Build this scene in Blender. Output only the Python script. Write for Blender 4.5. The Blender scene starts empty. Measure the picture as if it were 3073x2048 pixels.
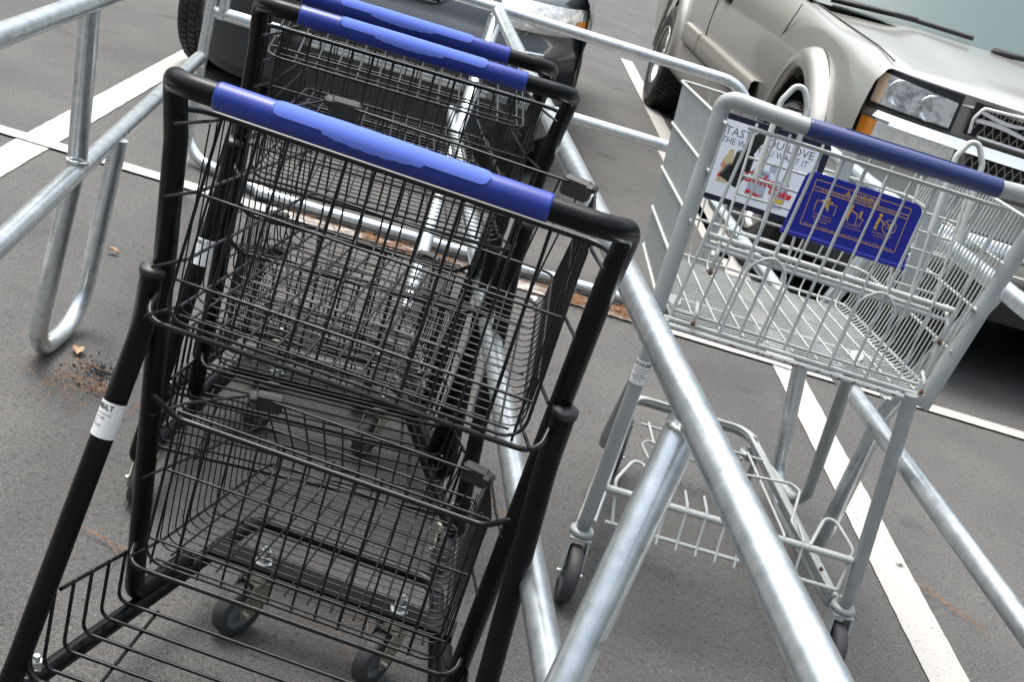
import bpy, math, random
from mathutils import Vector, Matrix, Quaternion
R=math.radians; PI=math.pi
random.seed(7)
sc=bpy.context.scene
col=sc.collection

# ---------------------------------------------------------------- camera
cam_d=bpy.data.cameras.new('camera'); cam=bpy.data.objects.new('camera',cam_d); col.objects.link(cam)
FPX=3700.0; PITCH=R(20.345); ROLL=R(18.13)
cam_d.sensor_width=36; cam_d.lens=36*FPX/3073; cam_d.clip_start=.02; cam_d.clip_end=600
fw=Vector((0,math.cos(PITCH),-math.sin(PITCH))); up0=Vector((0,math.sin(PITCH),math.cos(PITCH))); rt0=Vector((1,0,0))
rt=rt0*math.cos(ROLL)+up0*math.sin(ROLL); up=up0*math.cos(ROLL)-rt0*math.sin(ROLL)
m=Matrix((rt,up,-fw)).transposed().to_4x4(); m.translation=Vector((0,0,1.365)); cam.matrix_world=m
cam_d.dof.use_dof=True; cam_d.dof.focus_distance=1.9; cam_d.dof.aperture_fstop=20.0
sc.camera=cam
# ---------------------------------------------------------------- light
w=bpy.data.worlds.new("World"); sc.world=w; w.use_nodes=True
nt=w.node_tree; bg=nt.nodes['Background']; sky=nt.nodes.new('ShaderNodeTexSky'); sky.sky_type='NISHITA'
SUN_EL=R(70); SUN_ROT=R(-50)
sky.sun_disc=False; sky.sun_elevation=SUN_EL; sky.sun_rotation=SUN_ROT; sky.air_density=1.0; sky.dust_density=6.0; sky.ozone_density=.6
bg.inputs[1].default_value=.15
wtc=nt.nodes.new('ShaderNodeTexCoord'); wsp=nt.nodes.new('ShaderNodeSeparateXYZ'); nt.links.new(wtc.outputs['Generated'],wsp.inputs[0])
wno=nt.nodes.new('ShaderNodeTexNoise'); wno.inputs['Scale'].default_value=9; wno.inputs['Detail'].default_value=5; nt.links.new(wtc.outputs['Generated'],wno.inputs['Vector'])
wad=nt.nodes.new('ShaderNodeMath'); wad.operation='MULTIPLY_ADD'; nt.links.new(wno.outputs['Fac'],wad.inputs[0]); wad.inputs[1].default_value=-.35; nt.links.new(wsp.outputs['Z'],wad.inputs[2])
wrp=nt.nodes.new('ShaderNodeValToRGB'); nt.links.new(wad.outputs[0],wrp.inputs['Fac']); e=wrp.color_ramp.elements
e[0].position=.0; e[0].color=(.17,.18,.16,1); e[1].position=.75; e[1].color=(1,1,1,1)
q=wrp.color_ramp.elements.new(.12); q.color=(.22,.235,.21,1)
q=wrp.color_ramp.elements.new(.20); q.color=(.58,.60,.61,1)
wmx=nt.nodes.new('ShaderNodeMix'); wmx.data_type='RGBA'; wmx.blend_type='MULTIPLY'; wmx.inputs[0].default_value=1
whs=nt.nodes.new('ShaderNodeHueSaturation'); whs.inputs['Saturation'].default_value=.45; nt.links.new(sky.outputs[0],whs.inputs['Color']); nt.links.new(whs.outputs[0],wmx.inputs[6]); nt.links.new(wrp.outputs['Color'],wmx.inputs[7])
wsc=nt.nodes.new('ShaderNodeMix'); wsc.data_type='RGBA'; wsc.blend_type='MULTIPLY'; wsc.inputs[0].default_value=1; wsc.inputs[7].default_value=(1.75,1.78,1.78,1)
nt.links.new(wmx.outputs[2],wsc.inputs[6]); nt.links.new(wsc.outputs[2],bg.inputs[0])
sd=bpy.data.lights.new('sun','SUN'); sd.energy=.8; sd.angle=R(25); sd.color=(1,.96,.9)
so=bpy.data.objects.new('sun',sd); col.objects.link(so)
d=Vector((math.sin(SUN_ROT)*math.cos(SUN_EL),math.cos(SUN_ROT)*math.cos(SUN_EL),math.sin(SUN_EL)))
so.rotation_euler=d.to_track_quat('Z','Y').to_euler(); so.location=(0,0,8)
sc.view_settings.view_transform='Standard'; sc.view_settings.look='None'; sc.view_settings.exposure=.85; sc.view_settings.gamma=1.0
sc.render.resolution_x=1024; sc.render.resolution_y=683

# ---------------------------------------------------------------- materials
def mat(name,color,rough=.5,metal=0.,coat=0.,spec=.5,bump=None,var=None,emit=None,trans=0,alpha=1):
    """bump=(scale,strength,dist)  var=(color2,scale,lo,hi,detail)"""
    m=bpy.data.materials.new(name); m.use_nodes=True; n=m.node_tree.nodes; l=m.node_tree.links; b=n['Principled BSDF']
    b.inputs['Base Color'].default_value=(*color,1); b.inputs['Roughness'].default_value=rough; b.inputs['Metallic'].default_value=metal
    b.inputs['Coat Weight'].default_value=coat; b.inputs['Coat Roughness'].default_value=.08; b.inputs['Specular IOR Level'].default_value=spec
    b.inputs['Transmission Weight'].default_value=trans
    tc=n.new('ShaderNodeTexCoord')
    if var:
        no=n.new('ShaderNodeTexNoise'); no.inputs['Scale'].default_value=var[1]; no.inputs['Detail'].default_value=var[4] if len(var)>4 else 4
        rp=n.new('ShaderNodeValToRGB'); rp.color_ramp.elements[0].position=var[2]; rp.color_ramp.elements[1].position=var[3]
        rp.color_ramp.elements[0].color=(*color,1); rp.color_ramp.elements[1].color=(*var[0],1)
        l.new(tc.outputs['Object'],no.inputs['Vector']); l.new(no.outputs['Fac'],rp.inputs['Fac']); l.new(rp.outputs['Color'],b.inputs['Base Color'])
    if bump:
        no=n.new('ShaderNodeTexNoise'); no.inputs['Scale'].default_value=bump[0]; no.inputs['Detail'].default_value=3
        bp=n.new('ShaderNodeBump'); bp.inputs['Strength'].default_value=bump[1]; bp.inputs['Distance'].default_value=bump[2]
        l.new(tc.outputs['Object'],no.inputs['Vector']); l.new(no.outputs['Fac'],bp.inputs['Height']); l.new(bp.outputs['Normal'],b.inputs['Normal'])
    return m
def asphalt():
    m=bpy.data.materials.new('asphalt'); m.use_nodes=True; n=m.node_tree.nodes; l=m.node_tree.links; b=n['Principled BSDF']
    tc=n.new('ShaderNodeTexCoord')
    def noise(s,det=5,ro=.6):
        x=n.new('ShaderNodeTexNoise'); x.inputs['Scale'].default_value=s; x.inputs['Detail'].default_value=det; x.inputs['Roughness'].default_value=ro; l.new(tc.outputs['Object'],x.inputs['Vector']); return x
    vo=n.new('ShaderNodeTexVoronoi'); vo.inputs['Scale'].default_value=330; l.new(tc.outputs['Object'],vo.inputs['Vector'])
    r1=n.new('ShaderNodeValToRGB'); e=r1.color_ramp.elements; e[0].position=.34; e[0].color=(.056,.055,.054,1); e[1].position=.72; e[1].color=(.134,.1325,.130,1)
    l.new(noise(120,5,.8).outputs['Fac'],r1.inputs['Fac'])
    # pale aggregate chips
    sep=n.new('ShaderNodeSeparateColor'); l.new(vo.outputs['Color'],sep.inputs[0])
    r2=n.new('ShaderNodeValToRGB'); r2.color_ramp.elements[0].position=.90; r2.color_ramp.elements[0].color=(0,0,0,1); r2.color_ramp.elements[1].position=.97; r2.color_ramp.elements[1].color=(1,1,1,1)
    l.new(sep.outputs[0],r2.inputs['Fac'])
    mx=n.new('ShaderNodeMix'); mx.data_type='RGBA'; l.new(r1.outputs['Color'],mx.inputs[6]); mx.inputs[7].default_value=(.25,.24,.22,1)
    mm=n.new('ShaderNodeMath'); mm.operation='MULTIPLY'; l.new(r2.outputs['Color'],mm.inputs[0]); mm.inputs[1].default_value=.30; l.new(mm.outputs[0],mx.inputs[0])
    # pits
    pn=noise(70,3,.6); rp=n.new('ShaderNodeValToRGB'); rp.color_ramp.elements[0].position=.30; rp.color_ramp.elements[0].color=(.45,.45,.45,1); rp.color_ramp.elements[1].position=.42; rp.color_ramp.elements[1].color=(1,1,1,1)
    l.new(pn.outputs['Fac'],rp.inputs['Fac'])
    big=noise(1.6,6,.6); rb=n.new('ShaderNodeValToRGB'); rb.color_ramp.elements[0].position=.3; rb.color_ramp.elements[0].color=(.76,.76,.77,1); rb.color_ramp.elements[1].position=.7; rb.color_ramp.elements[1].color=(1.15,1.135,1.10,1)
    l.new(big.outputs['Fac'],rb.inputs['Fac'])
    m1=n.new('ShaderNodeMix'); m1.data_type='RGBA'; m1.blend_type='MULTIPLY'; m1.inputs[0].default_value=1; l.new(mx.outputs[2],m1.inputs[6]); l.new(rp.outputs['Color'],m1.inputs[7])
    m2=n.new('ShaderNodeMix'); m2.data_type='RGBA'; m2.blend_type='MULTIPLY'; m2.inputs[0].default_value=1; l.new(m1.outputs[2],m2.inputs[6]); l.new(rb.outputs['Color'],m2.inputs[7])
    # oil stains
    st=noise(2.2,6,.6); rs=n.new('ShaderNodeValToRGB'); rs.color_ramp.elements[0].position=.60; rs.color_ramp.elements[0].color=(1,1,1,1); rs.color_ramp.elements[1].position=.72; rs.color_ramp.elements[1].color=(.55,.55,.55,1)
    l.new(st.outputs['Fac'],rs.inputs['Fac'])
    m3=n.new('ShaderNodeMix'); m3.data_type='RGBA'; m3.blend_type='MULTIPLY'; m3.inputs[0].default_value=1; l.new(m2.outputs[2],m3.inputs[6]); l.new(rs.outputs['Color'],m3.inputs[7])
    l.new(m3.outputs[2],b.inputs['Base Color']); b.inputs['Roughness'].default_value=.82; b.inputs['Specular IOR Level'].default_value=.35
    bp=n.new('ShaderNodeBump'); bp.inputs['Strength'].default_value=.6; bp.inputs['Distance'].default_value=.005
    ad=n.new('ShaderNodeMath'); ad.operation='ADD'; l.new(vo.outputs['Distance'],ad.inputs[0]); l.new(pn.outputs['Fac'],ad.inputs[1])
    l.new(ad.outputs[0],bp.inputs['Height']); l.new(bp.outputs['Normal'],b.inputs['Normal'])
    return m
def linepaint():
    m=bpy.data.materials.new('line_paint'); m.use_nodes=True; n=m.node_tree.nodes; l=m.node_tree.links; b=n['Principled BSDF']
    tc=n.new('ShaderNodeTexCoord')
    a=n.new('ShaderNodeTexNoise'); a.inputs['Scale'].default_value=120; a.inputs['Detail'].default_value=4; l.new(tc.outputs['Object'],a.inputs['Vector'])
    c=n.new('ShaderNodeTexNoise'); c.inputs['Scale'].default_value=2.5; c.inputs['Detail'].default_value=3; l.new(tc.outputs['Object'],c.inputs['Vector'])
    ad=n.new('ShaderNodeMath'); ad.operation='MULTIPLY_ADD'; l.new(c.outputs['Fac'],ad.inputs[0]); ad.inputs[1].default_value=.35; l.new(a.outputs['Fac'],ad.inputs[2])
    rp=n.new('ShaderNodeValToRGB'); rp.color_ramp.elements[0].position=.46; rp.color_ramp.elements[0].color=(.15,.145,.13,1); rp.color_ramp.elements[1].position=.56; rp.color_ramp.elements[1].color=(.37,.36,.335,1)
    l.new(ad.outputs[0],rp.inputs['Fac']); l.new(rp.outputs['Color'],b.inputs['Base Color']); b.inputs['Roughness'].default_value=.7
    bp=n.new('ShaderNodeBump'); bp.inputs['Strength'].default_value=.4; bp.inputs['Distance'].default_value=.002; l.new(a.outputs['Fac'],bp.inputs['Height']); l.new(bp.outputs['Normal'],b.inputs['Normal'])
    return m
def galv():
    m=bpy.data.materials.new('galvanised_steel'); m.use_nodes=True; n=m.node_tree.nodes; l=m.node_tree.links; b=n['Principled BSDF']
    tc=n.new('ShaderNodeTexCoord'); b.inputs['Metallic'].default_value=.9
    a=n.new('ShaderNodeTexNoise'); a.inputs['Scale'].default_value=34; a.inputs['Detail'].default_value=5; a.inputs['Roughness'].default_value=.7; l.new(tc.outputs['Object'],a.inputs['Vector'])
    rp=n.new('ShaderNodeValToRGB'); rp.color_ramp.elements[0].position=.3; rp.color_ramp.elements[0].color=(.50,.545,.565,1); rp.color_ramp.elements[1].position=.65; rp.color_ramp.elements[1].color=(.74,.78,.795,1)
    l.new(a.outputs['Fac'],rp.inputs['Fac'])
    s=n.new('ShaderNodeTexNoise'); s.inputs['Scale'].default_value=9; s.inputs['Detail'].default_value=6; l.new(tc.outputs['Object'],s.inputs['Vector'])
    r2=n.new('ShaderNodeValToRGB'); r2.color_ramp.elements[0].position=.68; r2.color_ramp.elements[0].color=(1,1,1,1); r2.color_ramp.elements[1].position=.74; r2.color_ramp.elements[1].color=(.62,.58,.52,1)
    l.new(s.outputs['Fac'],r2.inputs['Fac'])
    mx=n.new('ShaderNodeMix'); mx.data_type='RGBA'; mx.blend_type='MULTIPLY'; mx.inputs[0].default_value=1; l.new(rp.outputs['Color'],mx.inputs[6]); l.new(r2.outputs['Color'],mx.inputs[7])
    l.new(mx.outputs[2],b.inputs['Base Color'])
    rr=n.new('ShaderNodeMapRange'); rr.inputs[3].default_value=.24; rr.inputs[4].default_value=.34; l.new(a.outputs['Fac'],rr.inputs[0]); l.new(rr.outputs[0],b.inputs['Roughness'])
    return m
M=dict(asphalt=asphalt(),line=linepaint(),galv=galv(),
 black=mat('black_powder_coat',(.0025,.0025,.003),.28,0,0,.20,bump=(900,.1,.0003),var=((.005,.005,.005),14,.45,.7)),
 wire=mat('black_wire_coat',(.004,.004,.0045),.27,0,0,.42,var=((.009,.009,.009),40,.5,.75)),
 clip=mat('dark_grey_plastic',(.022,.023,.022),.5,bump=(300,.2,.0006)),
 cap=mat('black_plastic_cap',(.016,.016,.017),.42),
 blue=mat('blue_plastic_grip',(.012,.030,.225),.36,0,.0,.45,var=((.016,.038,.27),30,.4,.7),bump=(60,.08,.0006)),
 plaque=mat('periwinkle_plastic',(.105,.160,.53),.85,spec=.08),
 navy=mat('navy_plastic_grip',(.012,.026,.12),.34,0,.2),
 flap=mat('royal_blue_plastic',(.003,.012,.27),.4,0,.0,bump=(50,.05,.001)),
 gold=mat('gold_print',(.62,.36,.07),.5),
 grey=mat('grey_powder_coat',(.29,.31,.308),.40,0,.1,.5,var=((.33,.35,.345),20,.4,.7),bump=(300,.1,.0004)),
 greywire=mat('grey_wire_coat',(.40,.42,.405),.42,var=((.45,.47,.45),30,.4,.7)),
 rust=mat('rust',(.10,.028,.012),.9,var=((.19,.08,.03),120,.4,.7)),
 zinc=mat('zinc_bolt',(.62,.64,.62),.25,.9),
 zincy=mat('yellow_zinc_fork',(.42,.41,.33),.32,.85),
 rubber=mat('grey_rubber_wheel',(.045,.045,.047),.6),
 hub=mat('grey_wheel_hub',(.18,.19,.20),.45),
 tyre=mat('tyre_rubber',(.012,.012,.012),.62,bump=(120,.3,.002)),
 tyretext=mat('tyre_white_letters',(.22,.21,.20),.7),
 alloy=mat('alloy_rim',(.55,.53,.50),.28,.85),
 white=mat('white_sticker',(.78,.78,.76),.45), ink=mat('black_print',(.012,.012,.014),.5),
 greytext=mat('grey_print',(.14,.15,.17),.6), redp=mat('red_print',(.62,.02,.02),.5), poster=mat('white_poster',(.82,.86,.93),.35,var=((.90,.92,.96),6,.4,.6)),
 frameb=mat('navy_black_frame',(.010,.013,.030),.35), can=mat('silver_can_print',(.42,.47,.55),.4), yel=mat('yellow_print',(.7,.5,.05),.5),cream=mat('cream_print',(.62,.50,.30),.5),
 pewter=mat('pewter_car_paint',(.33,.322,.295),.32,.35,.8,.5,bump=(900,.03,.0003)),
 pewtercl=mat('pewter_cladding',(.27,.25,.215),.38,.35,.4),
 chrome=mat('chrome',(.80,.82,.83),.07,1.0), lens=mat('lamp_lens',(.78,.80,.82),.15,.55,1.0,.5,bump=(70,.5,.008),var=((.40,.42,.43),24,.45,.6)),
 lens2=mat('clear_lamp_lens',(.78,.77,.73),.12,.5,1.0,.5,bump=(22,.6,.02)),
 flamec=mat('brushed_steel_insert',(.72,.72,.72),.35,.25),
 paleamber=mat('pale_amber_lens',(.85,.62,.42),.25,.2,.6),
 amber=mat('amber_lens',(.80,.26,.02),.25,0,.5), dark=mat('black_void',(.004,.004,.005),.8), trim=mat('black_rubber_trim',(.014,.014,.017),.55),
 glass=mat('windshield_glass',(.08,.118,.116),.12,.0,0.0,.3), charcoal=mat('charcoal_car_paint',(.030,.036,.042),.28,.35,.9), carlow=mat('dark_grey_bumper_plastic',(.020,.021,.022),.5),
 leaf=mat('dry_leaf',(.26,.16,.085),.8,var=((.36,.24,.14),60,.4,.6)), needle=mat('pine_needle',(.16,.06,.022),.85,var=((.34,.17,.065),60,.4,.6)), dirt=mat('dark_soil',(.010,.009,.008),1.0,bump=(80,.8,.01)),
 paper=mat('paper_scrap',(.62,.58,.50),.8),strap=mat('black_webbing',(.012,.012,.013),.6,bump=(500,.4,.001)), tag=mat('translucent_tag',(.50,.46,.43),.4))

# ---------------------------------------------------------------- mesh helpers
def fillet_path(pts,fil,n=6):
    P=[Vector(p) for p in pts]
    if not fil: return P
    out=[P[0]]
    for i in range(1,len(P)-1):
        f=fil[i-1] if isinstance(fil,(list,tuple)) else fil
        a=(P[i-1]-P[i]); b=(P[i+1]-P[i]); la,lb=a.length,b.length
        if f<=0 or la<1e-6 or lb<1e-6: out.append(P[i]); continue
        a/=la; b/=lb; ang=a.angle(b,PI)
        if ang>PI-.03: out.append(P[i]); continue
        t=min(f/math.tan(ang/2),la*.48,lb*.48); r=t*math.tan(ang/2)
        c=P[i]+(a+b).normalized()*(r/math.sin(ang/2))
        s=P[i]+a*t-c; e=P[i]+b*t-c; th=s.angle(e); ax=s.cross(e)
        if ax.length<1e-9: out.append(P[i]); continue
        ax.normalize()
        for k in range(n+1): out.append(c+Quaternion(ax,th*k/n)@s)
    out.append(P[-1]); return out
class MB:
    def __init__(s): s.v=[]; s.f=[]; s.flat=[]
    def add(s,v,f,flat=False):
        o=len(s.v); s.v+=[tuple(x) for x in v]; s.f+=[tuple(i+o for i in q) for q in f]; s.flat+=[flat]*len(f)
    def tube(s,pts,r,seg=8,fil=None,n=6,closed=False,cap=True,sy=1.0):
        P=fillet_path(pts,fil,n); Q=[P[0]]
        for p in P[1:]:
            if (p-Q[-1]).length>1e-6: Q.append(p)
        P=Q; N=len(P); T=[]
        for i in range(N):
            a=P[i-1] if (i>0 or closed) else P[i]; b=P[(i+1)%N] if (i<N-1 or closed) else P[i]
            T.append((b-a).normalized())
        u=T[0].orthogonal().normalized(); 
        if abs(T[0].z)<.95: u=(Vector((0,0,1))-T[0]*T[0].z).normalized()
        rings=[]; prev=T[0]
        for i in range(N):
            q=prev.rotation_difference(T[i]); u=(q@u); u=(u-T[i]*u.dot(T[i])).normalized(); prev=T[i]; w_=T[i].cross(u)
            rr=r[i] if isinstance(r,(list,tuple)) else r
            rings.append([P[i]+u*(math.cos(2*PI*k/seg)*rr*sy)+w_*(math.sin(2*PI*k/seg)*rr) for k in range(seg)])
        v=[x for g in rings for x in g]; f=[]
        for i in range(N-1 if not closed else N):
            j=(i+1)%N
            for k in range(seg): f.append((i*seg+k,i*seg+(k+1)%seg,j*seg+(k+1)%seg,j*seg+k))
        s.add(v,f)
        if cap and not closed:
            s.add(rings[0],[tuple(range(seg))[::-1]],True); s.add(rings[-1],[tuple(range(seg))],True)
        return s
    def box(s,c,d,rot=None,bev=0.):
        x,y,z=[q/2 for q in d]; c=Vector(c)
        if bev<=0:
            v=[Vector((a*x,b*y,e*z)) for a in (-1,1) for b in (-1,1) for e in (-1,1)]
            f=[(0,1,3,2),(4,6,7,5),(0,4,5,1),(2,3,7,6),(0,2,6,4),(1,5,7,3)]
        else:
            # chamfered box: 24 verts
            v=[];idx={}
            for a in (-1,1):
                for b in (-1,1):
                    for e in (-1,1):
                        idx[(a,b,e,0)]=len(v); v.append(Vector((a*x,b*(y-bev),e*(z-bev))))
                        idx[(a,b,e,1)]=len(v); v.append(Vector((a*(x-bev),b*y,e*(z-bev))))
                        idx[(a,b,e,2)]=len(v); v.append(Vector((a*(x-bev),b*(y-bev),e*z)))
            I=idx; f=[]
            for a in (-1,1):
                q=[I[(a,-1,-1,0)],I[(a,1,-1,0)],I[(a,1,1,0)],I[(a,-1,1,0)]]; f.append(tuple(q if a>0 else q[::-1]))
                q=[I[(-1,a,-1,1)],I[(1,a,-1,1)],I[(1,a,1,1)],I[(-1,a,1,1)]]; f.append(tuple(q if a<0 else q[::-1]))
                q=[I[(-1,-1,a,2)],I[(1,-1,a,2)],I[(1,1,a,2)],I[(-1,1,a,2)]]; f.append(tuple(q if a>0 else q[::-1]))
                for b in (-1,1):
                    f.append((I[(a,b,-1,0)],I[(a,b,1,0)],I[(a,b,1,1)],I[(a,b,-1,1)]))
                    f.append((I[(a,-1,b,0)],I[(a,1,b,0)],I[(a,1,b,2)],I[(a,-1,b,2)]))
                    f.append((I[(-1,a,b,1)],I[(1,a,b,1)],I[(1,a,b,2)],I[(-1,a,b,2)]))
                    for e in (-1,1): f.append((I[(a,b,e,0)],I[(a,b,e,1)],I[(a,b,e,2)]))
        if rot is not None: v=[rot@p for p in v]
        s.add([c+p for p in v],f,True); return s
    def lathe(s,prof,c,axis=(1,0,0),seg=24,flat=False):
        ax=Vector(axis).normalized(); u=ax.orthogonal().normalized(); w_=ax.cross(u); c=Vector(c); n=len(prof); v=[];f=[]
        for k in range(seg):
            d=u*math.cos(2*PI*k/seg)+w_*math.sin(2*PI*k/seg)
            for r,h in prof: v.append(c+ax*h+d*r)
        for k in range(seg):
            j=(k+1)%seg
            for i in range(n-1): f.append((k*n+i,k*n+i+1,j*n+i+1,j*n+i))
        s.add(v,f,flat); return s
    def grid(s,rows,flat=False,closed=False):
        n=len(rows[0]); v=[p for r in rows for p in r]; f=[]
        for i in range(len(rows)-1):
            for k in range(n-1 if not closed else n):
                j=(k+1)%n; f.append((i*n+k,i*n+j,(i+1)*n+j,(i+1)*n+k))
        s.add(v,f,flat); return s
    def prism(s,poly,fn,t0,t1):
        """poly 2D, fn(u,v,t)->3D"""
        n=len(poly); v=[fn(a,b,t0) for a,b in poly]+[fn(a,b,t1) for a,b in poly]
        f=[tuple(range(n))[::-1],tuple(range(n,2*n))]+[(i,(i+1)%n,n+(i+1)%n,n+i) for i in range(n)]
        s.add(v,f,True); return s
    def obj(s,name,material,parent=None,label=None,smooth=True,autosmooth=True):
        me=bpy.data.meshes.new(name); me.from_pydata(s.v,[],s.f); me.validate()
        for p,fl in zip(me.polygons,s.flat): p.use_smooth=smooth and not fl
        me.materials.append(M[material] if isinstance(material,str) else material)
        me.update(); o=bpy.data.objects.new(name,me); col.objects.link(o)
        if parent: o.parent=parent
        if label: o['label']=label
        return o
def empty(name,loc=(0,0,0),rz=0):
    o=bpy.data.objects.new(name,None); col.objects.link(o); o.location=loc; o.rotation_euler=(0,0,rz); o.empty_display_size=.05; return o
def tag(o,label,cat,group=None,kind=None):
    if label: o['label']=label
    if cat: o['category']=cat
    if group: o['group']=group
    if kind: o['kind']=kind
    return o
def copy_tree(o,parent=None):
    c=o.copy(); col.objects.link(c); c.parent=parent
    for ch in [x for x in bpy.data.objects if x.parent==o]: copy_tree(ch,c)
    return c
_tc={}
def text2d(s,size=1.0,shear=0.,bold=0.,width=None):
    cu=bpy.data.curves.new('t','FONT'); cu.body=s; cu.size=size; cu.shear=shear; cu.offset=bold; cu.resolution_u=2
    o=bpy.data.objects.new('t',cu); col.objects.link(o); dg=bpy.context.evaluated_depsgraph_get(); dg.update()
    me=bpy.data.meshes.new_from_object(o.evaluated_get(dg)); v=[(p.co.x,p.co.y) for p in me.vertices]; f=[tuple(p.vertices) for p in me.polygons]
    bpy.data.objects.remove(o); bpy.data.meshes.remove(me); bpy.data.curves.remove(cu)
    if v:
        x0=min(p[0] for p in v); x1=max(p[0] for p in v)
        k=(width/(x1-x0)) if width else 1.0
        v=[((p[0]-(x0+x1)/2)*k,p[1]) for p in v]
    return v,f
def put_text(mb,s,fn,u,v,size,**k):
    vs,f=text2d(s,size,**k)
    if vs: mb.add([fn(u+a,v+b) for a,b in vs],f,True)
def rrect(w,h,r,n=5):
    out=[]
    for cx,cy,a0 in ((w/2-r,h/2-r,0),(-w/2+r,h/2-r,90),(-w/2+r,-h/2+r,180),(w/2-r,-h/2+r,270)):
        for k in range(n+1): a=R(a0+90*k/n); out.append((cx+r*math.cos(a),cy+r*math.sin(a)))
    return out

# ---------------------------------------------------------------- ground and lines
g=MB(); g.grid([[(x,y,0) for x in (-150,150)] for y in (-60,240)]); tag(g.obj('ground','asphalt'),'grey worn asphalt of the parking lot',None,kind='structure')
def stripe(name,a,b,wd,lab,z=.004,n=300):
    a=Vector((*a,z)); b=Vector((*b,z)); d=(b-a).normalized(); s=Vector((-d.y,d.x,0)); mb=MB(); rows=[]
    for i in range(n+1):
        p=a.lerp(b,i/n); j1=random.uniform(-.0016,.0012); j2=random.uniform(-.0016,.0012); rows.append([p+s*(wd/2+j1),p-s*(wd/2+j2)])
    mb.grid(rows); return tag(mb.obj(name,'line'),lab,None,kind='structure')
stripe('parking_line',(-1.43,.5),(-2.6,11.9),.115,'white painted line running away on the left')
stripe('parking_line',(1.305,1.2),(.20,11.9),.115,'white painted line running away beside the silver cart')
stripe('parking_line',(-7.0,3.68),(9,4.98),.085,'thin white line crossing the bay',z=.008,n=400)
stripe('parking_line',(.50,8.2),(.80,5.6),.10,'white painted line end under the truck',n=80)

# ---------------------------------------------------------------- cart corral
corral=tag(empty('cart_corral',(0,2.5,0)),'galvanised steel pipe cart corral with rails and looped feet','cart corral')
off=Vector((0,-2.5,0))
def cpipe(name,pts,r=.021,fil=.08,seg=28,n=10):
    mb=MB(); mb.tube([Vector(p)+off for p in pts],r,seg,fil,n); return mb.obj(name,'galv',corral)
def lerp_y(p,q,y):
    t=(y-p[1])/(q[1]-p[1]); return tuple(p[i]+(q[i]-p[i])*t for i in range(3))
ZT,ZL=.87,.5
LT=((-.942,1.945,ZT),(-1.010,2.458,ZT)); LL=((-.911,1.996,ZL),(-1.237,3.872,ZL))
RT=((-.422,4.566,ZT),(.3105,.83,ZT)); RL=((-.475,4.45,ZL),(.325,.50,ZL))
R2T=((.736,3.61,ZT),(1.02,2.06,ZT)); R2L=((.60,3.83,ZL),(.93,1.81,ZL))
cpipe('top_rail',[lerp_y(*LT,.15),lerp_y(*LT,4.42)])
p=lerp_y(*LL,3.98); cpipe('lower_rail',[lerp_y(*LL,.3),p,(p[0]-.01,p[1]+.06,.03)],fil=.06)
cpipe('top_rail',[lerp_y(*RT,.2),lerp_y(*RT,4.50)])
cpipe('lower_rail',[lerp_y(*RL,.2),lerp_y(*RL,4.42)])
cpipe('top_rail',[lerp_y(*R2T,1.0),lerp_y(*R2T,3.9)])
cpipe('lower_rail',[lerp_y(*R2L,.7),lerp_y(*R2L,4.3)])
# back frame hoop with rounded corners
cpipe('back_frame',[(-1.355,4.43,.55),(-1.355,4.44,ZT+.005),(.565,4.68,ZT+.005),(.60,4.66,.5),(.60,4.62,.03)],fil=.14)
cpipe('back_post',[(-1.405,4.43,1.25),(-1.395,4.43,.40),(-1.395,4.43,.028),(-1.0,4.27,.028)],fil=.13)
cpipe('floor_tube',[(-1.05,4.255,.028),(.36,4.42,.028),(.62,4.45,.028)])
cpipe('back_rail',[(-1.385,4.43,.57),(.60,4.73,.57)],r=.023)
mb=MB(); mb.tube([Vector((-1.402,4.43,.62))+off,Vector((-1.405,4.43,1.26))+off],.0255,24); mb.obj('post_sleeve','galv',corral)
cpipe('divider_post',[(-.425,4.56,ZT),(-.43,4.50,.5),(-.43,4.40,.04)])
cpipe('brace',[(-.41,4.52,ZT-.01),(-.39,4.1,.5),(-.34,3.55,.04)],fil=.3)
# looped feet
cpipe('foot_loop',[(-1.006,2.43,ZT-.01),(-1.004,2.50,.52),(-1.035,2.52,.024),(-1.05,2.80,.024),(-1.038,2.81,ZL)],fil=.11)
p1=lerp_y(*RT,1.30)
cpipe('foot_loop',[(.219,1.315,.851),(.088,.872,.024),(.10,.55,.024),(.30,.55,ZL)],fil=.10,r=.0218)
cpipe('foot_loop',[(.93,2.55,ZT),(.865,2.70,ZL-.02),(.885,2.80,.024),(.81,3.12,.024),(.735,3.16,ZL),(.83,3.1,ZT)],fil=.11)
# welds
def weld(c,r,ax):
    mb=MB(); c=Vector(c)+off; ax=Vector(ax).normalized(); u=ax.orthogonal().normalized(); w_=ax.cross(u); pts=[]
    for k in range(40):
        a=2*PI*k/40; rr=r*(1+random.uniform(-.03,.05)); pts.append(c+(u*math.cos(a)+w_*math.sin(a))*rr+ax*random.uniform(-.0015,.0015))
    mb.tube(pts,[.0035*random.uniform(.7,1.4) for _ in pts],6,closed=True); mb.obj('weld_bead','zinc',corral)
weld((-1.0,2.49,.523),.021,(0,.1,1)); weld((p1[0],p1[1]-.01,ZT-.022),.021,(.1,.3,1)); weld((.862,2.69,ZL+.02),.021,(0,.2,1)); weld((-.425,4.55,ZT-.02),.021,(0,0,1)); weld((-1.38,4.43,.57),.023,(1,0,0))

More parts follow.
